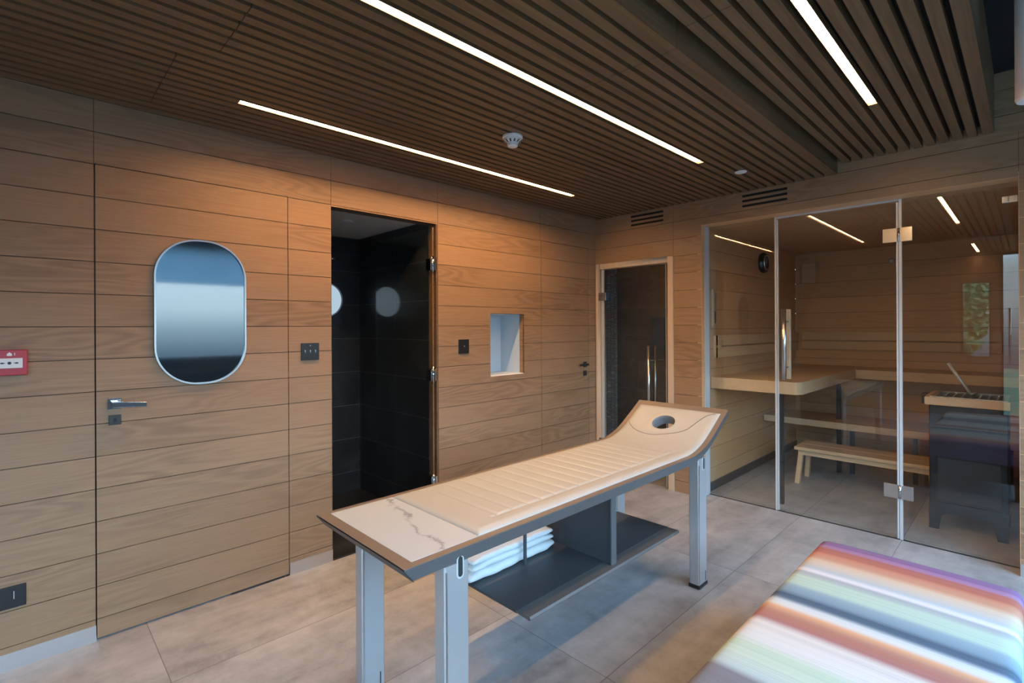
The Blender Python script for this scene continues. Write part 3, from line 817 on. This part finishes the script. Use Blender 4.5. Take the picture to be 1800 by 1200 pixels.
MB().prism([(-1.97, YSB - .001), (-1.76, YSB - .001), (-1.79, YSB - .06), (-1.93, YSB - .06)], 'z', 2.0, 2.235).build('cover', 'pine', t, bevel=.003)
for k in range(4):
    MB().box(-1.935 + .002, -1.785, YSB - .066, YSB - .0605, 2.02 + k * .052, 2.055 + k * .052).build('slat', 'pine', t)
tag(MB().lathe((-1.06, YSB, 2.195), (0, -1, 0), [(.032, 0), (.032, .012), (.018, .02)], 20).build('hat_hook', 'base_steel', origin=(-1.06, YSB, 2.195)),
    'small round pale hat hook high on the back sauna wall', 'hook')

# ------------------------------------------------------------------ massage table
TX0, TX1 = -1.920, -1.297
TY0, TY1 = .808, 3.112
TZ = .765


def prof(y):
    """height of the table top along its length; the head end bends up"""
    s = .60; a, b = 2.62, 2.92
    if y <= a: return TZ
    if y >= b: return TZ + s * (b - a) / 2 + s * (y - b)
    return TZ + s * (y - a) ** 2 / (2 * (b - a))


t = thing('massage_table', (-1.6, 1.95, 0), 'long massage table with cream mattress, raised head end and marble foot panel', 'massage table')
ysm = [TY0, TY0 + .03, 1.0, 1.5, 2.0, 2.5] + [2.60 + .02 * k for k in range(20)] + [3.02, 3.07, TY1]
FX = .040
# frame: a rim around the mattress with bevelled underside, built along the profile
m = MB()
for sx, xo, xi in ((1, TX1, TX1 - .030), (-1, TX0, TX0 + .030)):
    rings = []
    for i, y in enumerate(ysm):
        z = prof(y); yb = y + (.035 if i == 0 else (.014 if i == 1 else 0))
        nrm = 0
        dz = (prof(y + .01) - prof(y - .01)) / .02; L = math.hypot(1, dz); ny, nz = -dz / L, 1 / L
        off = lambda d_: (y - ny * d_ if i > 1 else (yb if d_ > .01 else y), z - nz * d_)
        a = off(0); b = off(.048)
        rings.append([(xo, *a), (xo - sx * .012, *b), (xi - sx * .06, *b), (xi - sx * .06, *off(.030)), (xi, *off(.030)), (xi, *a)])
    n = 6; vs = [v for R in rings for v in R]
    fs = [(i * n + k, i * n + (k + 1) % n, (i + 1) * n + (k + 1) % n, (i + 1) * n + k) for i in range(len(rings) - 1) for k in range(n)]
    fs += [tuple(range(n)), tuple((len(rings) - 1) * n + k for k in range(n - 1, -1, -1))]
    for f in fs[:-2]:
        m.cur = 0
    m.add(vs, fs)
m.prism([(TY0 + .001, TZ), (TY0 + .044, TZ), (TY0 + .044, TZ - .030), (TY0 + .025, TZ - .030)], 'x', TX0 + .030, TX1 - .030)
m.add([(TX0 + .012, TY0 + .038, TZ - .048), (TX1 - .012, TY0 + .038, TZ - .048), (TX1 - .012, 2.6, TZ - .048), (TX0 + .012, 2.6, TZ - .048),
       (TX0 + .03, TY0 + .025, TZ - .028), (TX1 - .03, TY0 + .025, TZ - .028), (TX1 - .03, 2.6, TZ - .028), (TX0 + .03, 2.6, TZ - .028)],
      [(0, 1, 2, 3), (7, 6, 5, 4), (0, 4, 5, 1), (1, 5, 6, 2), (2, 6, 7, 3), (3, 7, 4, 0)])
zE = prof(TY1); m.prism([(TY1 - .040, prof(TY1 - .040)), (TY1, zE), (TY1 + .024, zE - .040), (TY1 - .014, prof(TY1 - .04) - .040)], 'x', TX0 + .0305, TX1 - .0305)
m.build('frame', 'taupe', t)
# outer side skirts (blue daylight on the taupe metal painted in as cooler grey)
for sx, xo in ((1, TX1), (-1, TX0)):
    m = MB(); rings = []
    for i, y in enumerate(ysm):
        z = prof(y); dz = (prof(y + .01) - prof(y - .01)) / .02; L = math.hypot(1, dz); ny, nz = -dz / L, 1 / L
        if i == 0: a = (y, z - .004); b = (y + .035, z - .049)
        else: a = (y - ny * .004, z - nz * .004); b = (max(y - ny * .049, TY0 + .0355), z - nz * .049)
        rings.append([(xo + sx * .0012, *a), (xo - sx * .0108, *b), (xo - sx * .0128, *b), (xo - sx * .001, *a)])
    vs = [v for R in rings for v in R]
    m.add(vs, [(i * 4 + k, i * 4 + (k + 1) % 4, (i + 1) * 4 + (k + 1) % 4, (i + 1) * 4 + k) for i in range(len(rings) - 1) for k in range(4)])
    m.build('side_skirt', 'taupe_daylit', t)
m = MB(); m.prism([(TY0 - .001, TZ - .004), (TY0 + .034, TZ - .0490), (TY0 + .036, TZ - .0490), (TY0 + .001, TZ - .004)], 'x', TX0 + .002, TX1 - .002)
m.build('end_skirt', 'taupe_shaded', t)  # undercut end strip, its darkness is shade put into the colour
MB().box(-1.892, -1.327, TY0 + .044, 1.122, TZ - .025, TZ + .001).build('marble_panel', 'marble', t)

# mattress with stitched channels and a face hole
HC = (-1.634, 2.930); HA, HB = .074, .058
mx0, mx1, my0, my1 = -1.889, -1.3275, 1.124, 3.072
nx, ny_ = 84, 300
gro = [1.285 + .083 * k for k in range(17)]


def mz(x, y):
    e = min(x - mx0, mx1 - x, y - my0, my1 - y)
    h = .012 * min(1, max(0, e / .03)) ** .5
    bx_ = max(0, 1 - abs(x + 1.405) / .007) if 1.25 < y < 2.66 else 0
    bl = max(0, 1 - abs(x + 1.852) / .007) if 1.25 < y < 2.66 else 0
    g = 0
    if -1.852 < x < -1.405:
        for q in gro: g = max(g, max(0, 1 - abs(y - q) / .006))
    puff = .0025 * abs(math.sin(PI * (y - gro[0]) / .083)) ** .5 if (-1.852 < x < -1.405 and gro[0] < y < gro[-1]) else 0
    r = math.hypot((x - HC[0]) / HA, (y - HC[1]) / HB)
    ring = .004 * max(0, 1 - abs(r - 1.2) / .35)
    return prof(y) + h + puff - .0065 * max(g, bx_, bl) + ring


xs = [mx0 + (mx1 - mx0) * i / nx for i in range(nx + 1)]; ysg = [my0 + (my1 - my0) * j / ny_ for j in range(ny_ + 1)]
idx = {}; vs = []; fs = []
for j, y in enumerate(ysg):
    for i, x in enumerate(xs):
        r = math.hypot((x - HC[0]) / HA, (y - HC[1]) / HB)
        X, Y = x, y
        if .75 < r < 1.0 or (r >= 1.0 and r < 1.06): X = HC[0] + (x - HC[0]) / r; Y = HC[1] + (y - HC[1]) / r
        idx[i, j] = len(vs); vs.append((X, Y, mz(X, Y)))
for j in range(ny_):
    for i in range(nx):
        c = [(xs[i + a], ysg[j + b]) for a, b in ((0, 0), (1, 0), (1, 1), (0, 1))]
        if any(math.hypot((x - HC[0]) / HA, (y - HC[1]) / HB) <= .75 for x, y in c): continue
        if all(math.hypot((x - HC[0]) / HA, (y - HC[1]) / HB) < .999 for x, y in c): continue
        fs.append((idx[i, j], idx[i + 1, j], idx[i + 1, j + 1], idx[i, j + 1]))
m = MB(); m.add(vs, fs, True)
bd = [(x, my0) for x in xs] + [(mx1, y) for y in ysg] + [(x, my1) for x in reversed(xs)] + [(mx0, y) for y in reversed(ysg)]
n = len(bd); m.add([(x, y, mz(x, y)) for x, y in bd] + [(x, y, prof(y) - .02) for x, y in bd], [(i, (i + 1) % n, (i + 1) % n + n, i + n) for i in range(n)])
m.build('mattress', 'leather', t)
# the tube inside the face hole
m = MB(); rings = []
sl = .60 / math.hypot(1, .6); cl = 1 / math.hypot(1, .6)
for q, dd in ((1.04, .004), (.97, -.004), (.95, -.02), (.95, -.062)):
    R = []
    for k in range(48):
        a = 2 * PI * k / 48; x = HC[0] + HA * q * math.cos(a); y = HC[1] + HB * q * math.sin(a)
        R.append((x, y - sl * dd, mz(HC[0] + HA * 1.02 * math.cos(a), HC[1] + HB * 1.02 * math.sin(a)) + cl * dd - .004))
    rings.append(R)
m.add([v for R in rings for v in R], [(i * 48 + k, i * 48 + (k + 1) % 48, (i + 1) * 48 + (k + 1) % 48, (i + 1) * 48 + k) for i in range(3) for k in range(48)], True)
m.build('face_hole_lining', 'lining', t)
# curved seam of the head cushion
sp_ = [(-1.868, 2.90), (-1.845, 2.874), (-1.828, 2.862), (-1.795, 2.840), (-1.758, 2.823), (-1.71, 2.810), (-1.664, 2.806), (-1.62, 2.814), (-1.581, 2.829), (-1.545, 2.844), (-1.507, 2.863),
       (-1.480, 2.882), (-1.459, 2.903), (-1.442, 2.938), (-1.426, 2.973), (-1.408, 3.006), (-1.388, 3.032), (-1.353, 3.053)]
MB().tube([(x, y, mz(x, y) + .0002) for x, y in sp_], .0022, 6).build('seam', 'shelf_edge', t)


def leg_outline(cx, cy, sx, k):
    w2, d2 = .030 * k, .050 * k; c = .006
    return [(cx - w2 + c, cy - d2), (cx + w2 - c, cy - d2), (cx + w2, cy - d2 + c), (cx + w2, cy + d2 - c), (cx + w2 - c, cy + d2), (cx - w2 + c, cy + d2), (cx - w2, cy + d2 - c), (cx - w2, cy - d2 + c)]


for sx, cx in ((1, -1.334), (-1, -1.882)):
    for cy in (1.012, 2.775):
        m = MB(); zt_ = .716 if cy < 2 else .735
        A_ = leg_outline(cx, cy, sx, 1.0); B_ = leg_outline(cx, cy, sx, 1.0)
        n = 8; m.add([(x, y, .022) for x, y in A_] + [(x, y, zt_) for x, y in B_],
                     [(i, (i + 1) % n, (i + 1) % n + n, i + n) for i in range(n)] + [tuple(range(n - 1, -1, -1)), tuple(range(n, 2 * n))])
        # raised flutes on the outer faces
        lg = m.build('leg', 'leg', t)
        fx = cx + .0300
        MB().prism(rrect(cy + .012, .700, .030, .075, .0149, 6), 'x', fx, fx + .0012).build('slot_surround', 'seal', lg)
        MB().prism(rrect(cy + .012, .702, .018, .066, .0089, 6), 'x', fx + .0012, fx + .0022).build('slot', 'metal_dk', lg)
        MB().box(fx + .0012, fx + .0022, cy + .026, cy + .030, .03, .085).build('slot', 'metal_dk', lg)
        MB().box(fx - .002, fx + .0012, cy - .046, cy - .041, .023, .70).build('edge_strip', 'base_steel', lg)
        MB().box(cx - .034, cx + .034, cy - .054, cy + .054, 0, .022).build('foot', 'plastic_k', lg, bevel=.006)
# shelf slung under the top
m = MB(); m.box(-1.925, -1.50, 1.475, 2.735, .287, .300); sh = m.build('shelf', 'shelf', t, bevel=.003)
MB().prism([(-1.499, .287), (-1.43, .283), (-1.424, .290), (-1.43, .300), (-1.499, .300)], 'y', 1.480, 2.730).build('edge_strip', 'shelf_edge', sh)
m = MB(); m.box(-1.90, -1.458, 2.100, 2.118, .3005, .716); dv = m.build('divider', 'shelf', t)
MB().box(-1.457, -1.450, 2.088, 2.130, .3005, .716).build('edge_strip', 'taupe_daylit', dv)
MB().box(-1.766, -1.756, 1.785, 1.800, .3005, .716).build('rod', 'shelf', t)


# folded towels on the shelf
def towel(x0, x1, y0, y1, z0, h, label, layers, seed):
    R = random.Random(seed); m = MB(); lh = h / layers
    for k in range(layers):
        za = z0 + k * lh; r = lh * .48; ex = R.uniform(-.004, .004)
        pts = []
        for q in range(9):
            a = -PI / 2 + PI * q / 8; pts.append((x1 - r + r * math.cos(a) + ex, za + lh / 2 + r * math.sin(a)))
        for q in range(9):
            a = PI / 2 + PI * q / 8; pts.append((x0 + r + r * math.cos(a), za + lh / 2 + r * math.sin(a)))
        ny = 26; vs = []
        for j in range(ny + 1):
            y = y0 + (y1 - y0) * j / ny
            e = min(j, ny - j) / 3.0; sh_ = min(1, .55 + .45 * e) if e < 1 else 1
            wob = .004 * math.sin(y * 23 + seed) + .003 * math.sin(y * 51 + k * 2 + seed)
            zc_ = za + lh / 2
            for (x, z) in pts:
                xm = (x0 + x1) / 2
                vs.append((xm + (x - xm) * (1 if sh_ == 1 else .97 + .03 * sh_) + (wob if x > xm else 0), y, zc_ + (z - zc_) * sh_ + wob * .25 * (k > 0)))
        n = len(pts)
        fs = [(j * n + i, j * n + (i + 1) % n, (j + 1) * n + (i + 1) % n, (j + 1) * n + i) for j in range(ny) for i in range(n)]
        fs += [tuple(range(n)), tuple(range((ny + 1) * n - 1, ny * n - 1, -1))]
        m.add(vs, fs, True)
    return tag(m.build('folded_towel', 'towel', origin=((x0 + x1) / 2, (y0 + y1) / 2, z0)), label, 'towel', 'folded towels on the table shelf')


towel(-1.945, -1.782, 1.462, 2.05, .3005, .045, 'folded white towel lying on the table shelf, lower of two', 1, 1)
towel(-1.935, -1.792, 1.48, 2.035, .3475, .062, 'thick folded white towel lying on top of another towel', 2, 5)

# ------------------------------------------------------------------ striped bench
bx0, bx1, by0, by1 = -.712, -.020, .75, 2.790
t = thing('upholstered_bench', ((bx0 + bx1) / 2, (by0 + by1) / 2, 0), 'long low bench upholstered in multicoloured striped fabric', 'bench')
nx, ny2 = 28, 90
m = MB()
T = []
vs = []


def rr(a, lo, hi, r):
    """distance-based edge rounding"""
    e = min(a - lo, hi - a); return 0 if e >= r else r - math.sqrt(max(0, r * r - (r - e) ** 2))


rX = .035
ux = [0, .002, .006, .012, .02, .035] + [.06 + (bx1 - bx0 - .12) * k / 16 for k in range(17)] + [bx1 - bx0 - q for q in (.035, .02, .012, .006, .002, 0)]
uy = [0, .002, .006, .012, .02, .035] + [.06 + (by1 - by0 - .12) * k / 60 for k in range(61)] + [by1 - by0 - q for q in (.035, .02, .012, .006, .002, 0)]
for b_ in uy:
    for a_ in ux:
        x = bx0 + a_; y = by0 + b_
        crown = .010 * math.sin(PI * a_ / (bx1 - bx0)) ** .5 if 0 < a_ < bx1 - bx0 else 0
        vs.append((x, y, .452 + crown * .6 - rr(x, bx0, bx1, rX) - rr(y, by0, by1, rX)))
n = len(ux); fs = [(j * n + i, j * n + i + 1, (j + 1) * n + i + 1, (j + 1) * n + i) for j in range(len(uy) - 1) for i in range(n - 1)]
m.add(vs, fs, True)
B = [j * n for j in range(len(uy))]; edge = list(range(n)) + [j * n + n - 1 for j in range(1, len(uy))] + [(len(uy) - 1) * n + i for i in range(n - 2, -1, -1)] + [j * n for j in range(len(uy) - 2, 0, -1)]
ev = [vs[i] for i in edge]; k = len(ev)
m.add(ev + [(x, y, .30) for x, y, z in ev], [(i, (i + 1) % k, (i + 1) % k + k, i + k) for i in range(k)] + [tuple(range(2 * k - 1, k - 1, -1))])
m.build('cushion', 'stripes', t)
m = MB(); m.box(bx0 + .02, bx1 - .02, by0 + .02, by1 - .02, .14, .299); m.build('base', 'heater', t, bevel=.004)
for lx in (bx0 + .05, bx1 - .05):
    for ly in (by0 + .05, by1 - .05):
        MB().box(lx - .025, lx + .025, ly - .025, ly + .025, 0, .139).build('leg', 'heater', t)

# ------------------------------------------------------------------ outside, seen only in reflections
MAT['grass'] = plain('grass', (.16, .22, .08, 1), .9, 0, .4, 3)
MAT['leaf'] = plain('leaf_green', (.36, .42, .13, 1), .6, 0, .4, 8)
MAT['bark'] = plain('bark', (.10, .07, .045, 1), .9)
struct(MB().box(-12, XR + 3.0, -20, YR - .12, -.4, -.3).build('ground', 'grass'))
t = thing('tree', (-1.45, -7.0, -.3), 'leafy tree outside, mirrored in the sauna glass', 'tree')
MB().tube([(-1.35, -7, -.3), (-1.2, -7, .8), (-.95, -7.1, 2.2)], [.10, .08, .05], 8).tube([(-1.2, -7, .8), (-1.6, -6.9, 2.0)], [.06, .03], 8).build('trunk', 'bark', t)
m = MB(); R = random.Random(3)
for _ in range(2600):
    a, b = R.uniform(0, 2 * PI), R.uniform(-1, 1); rad = R.uniform(.1, 1.0) ** .5 * 1.3
    c = Vector((-1.25 + rad * .5 * math.cos(a) * math.sqrt(1 - b * b), -7 + rad * .7 * math.sin(a) * math.sqrt(1 - b * b), 1.9 + rad * b))
    d_ = Vector((R.uniform(-1, 1), R.uniform(-1, 1), R.uniform(-1, 1))).normalized() * .10; e_ = d_.cross(Vector((R.uniform(-1, 1), 1, .3))).normalized() * .05
    m.add([c - d_, c + e_, c + d_, c - e_], [(0, 1, 2, 3)])
m.build('foliage', 'leaf', t)

# daylight enters through the windows: portals guide the sky light
for a, b in WIN:
    l = bpy.data.lights.new('window_portal', 'AREA'); l.shape = 'RECTANGLE'; l.size = 2.44; l.size_y = b - a; l.cycles.is_portal = True
    o = bpy.data.objects.new('window_portal', l); o.location = (XR + .09, (a + b) / 2, 1.34); o.rotation_euler = (0, PI / 2, 0); COL.objects.link(o)
S.cycles.max_bounces = 10; S.cycles.transparent_max_bounces = 16; S.cycles.diffuse_bounces = 5; S.cycles.glossy_bounces = 5
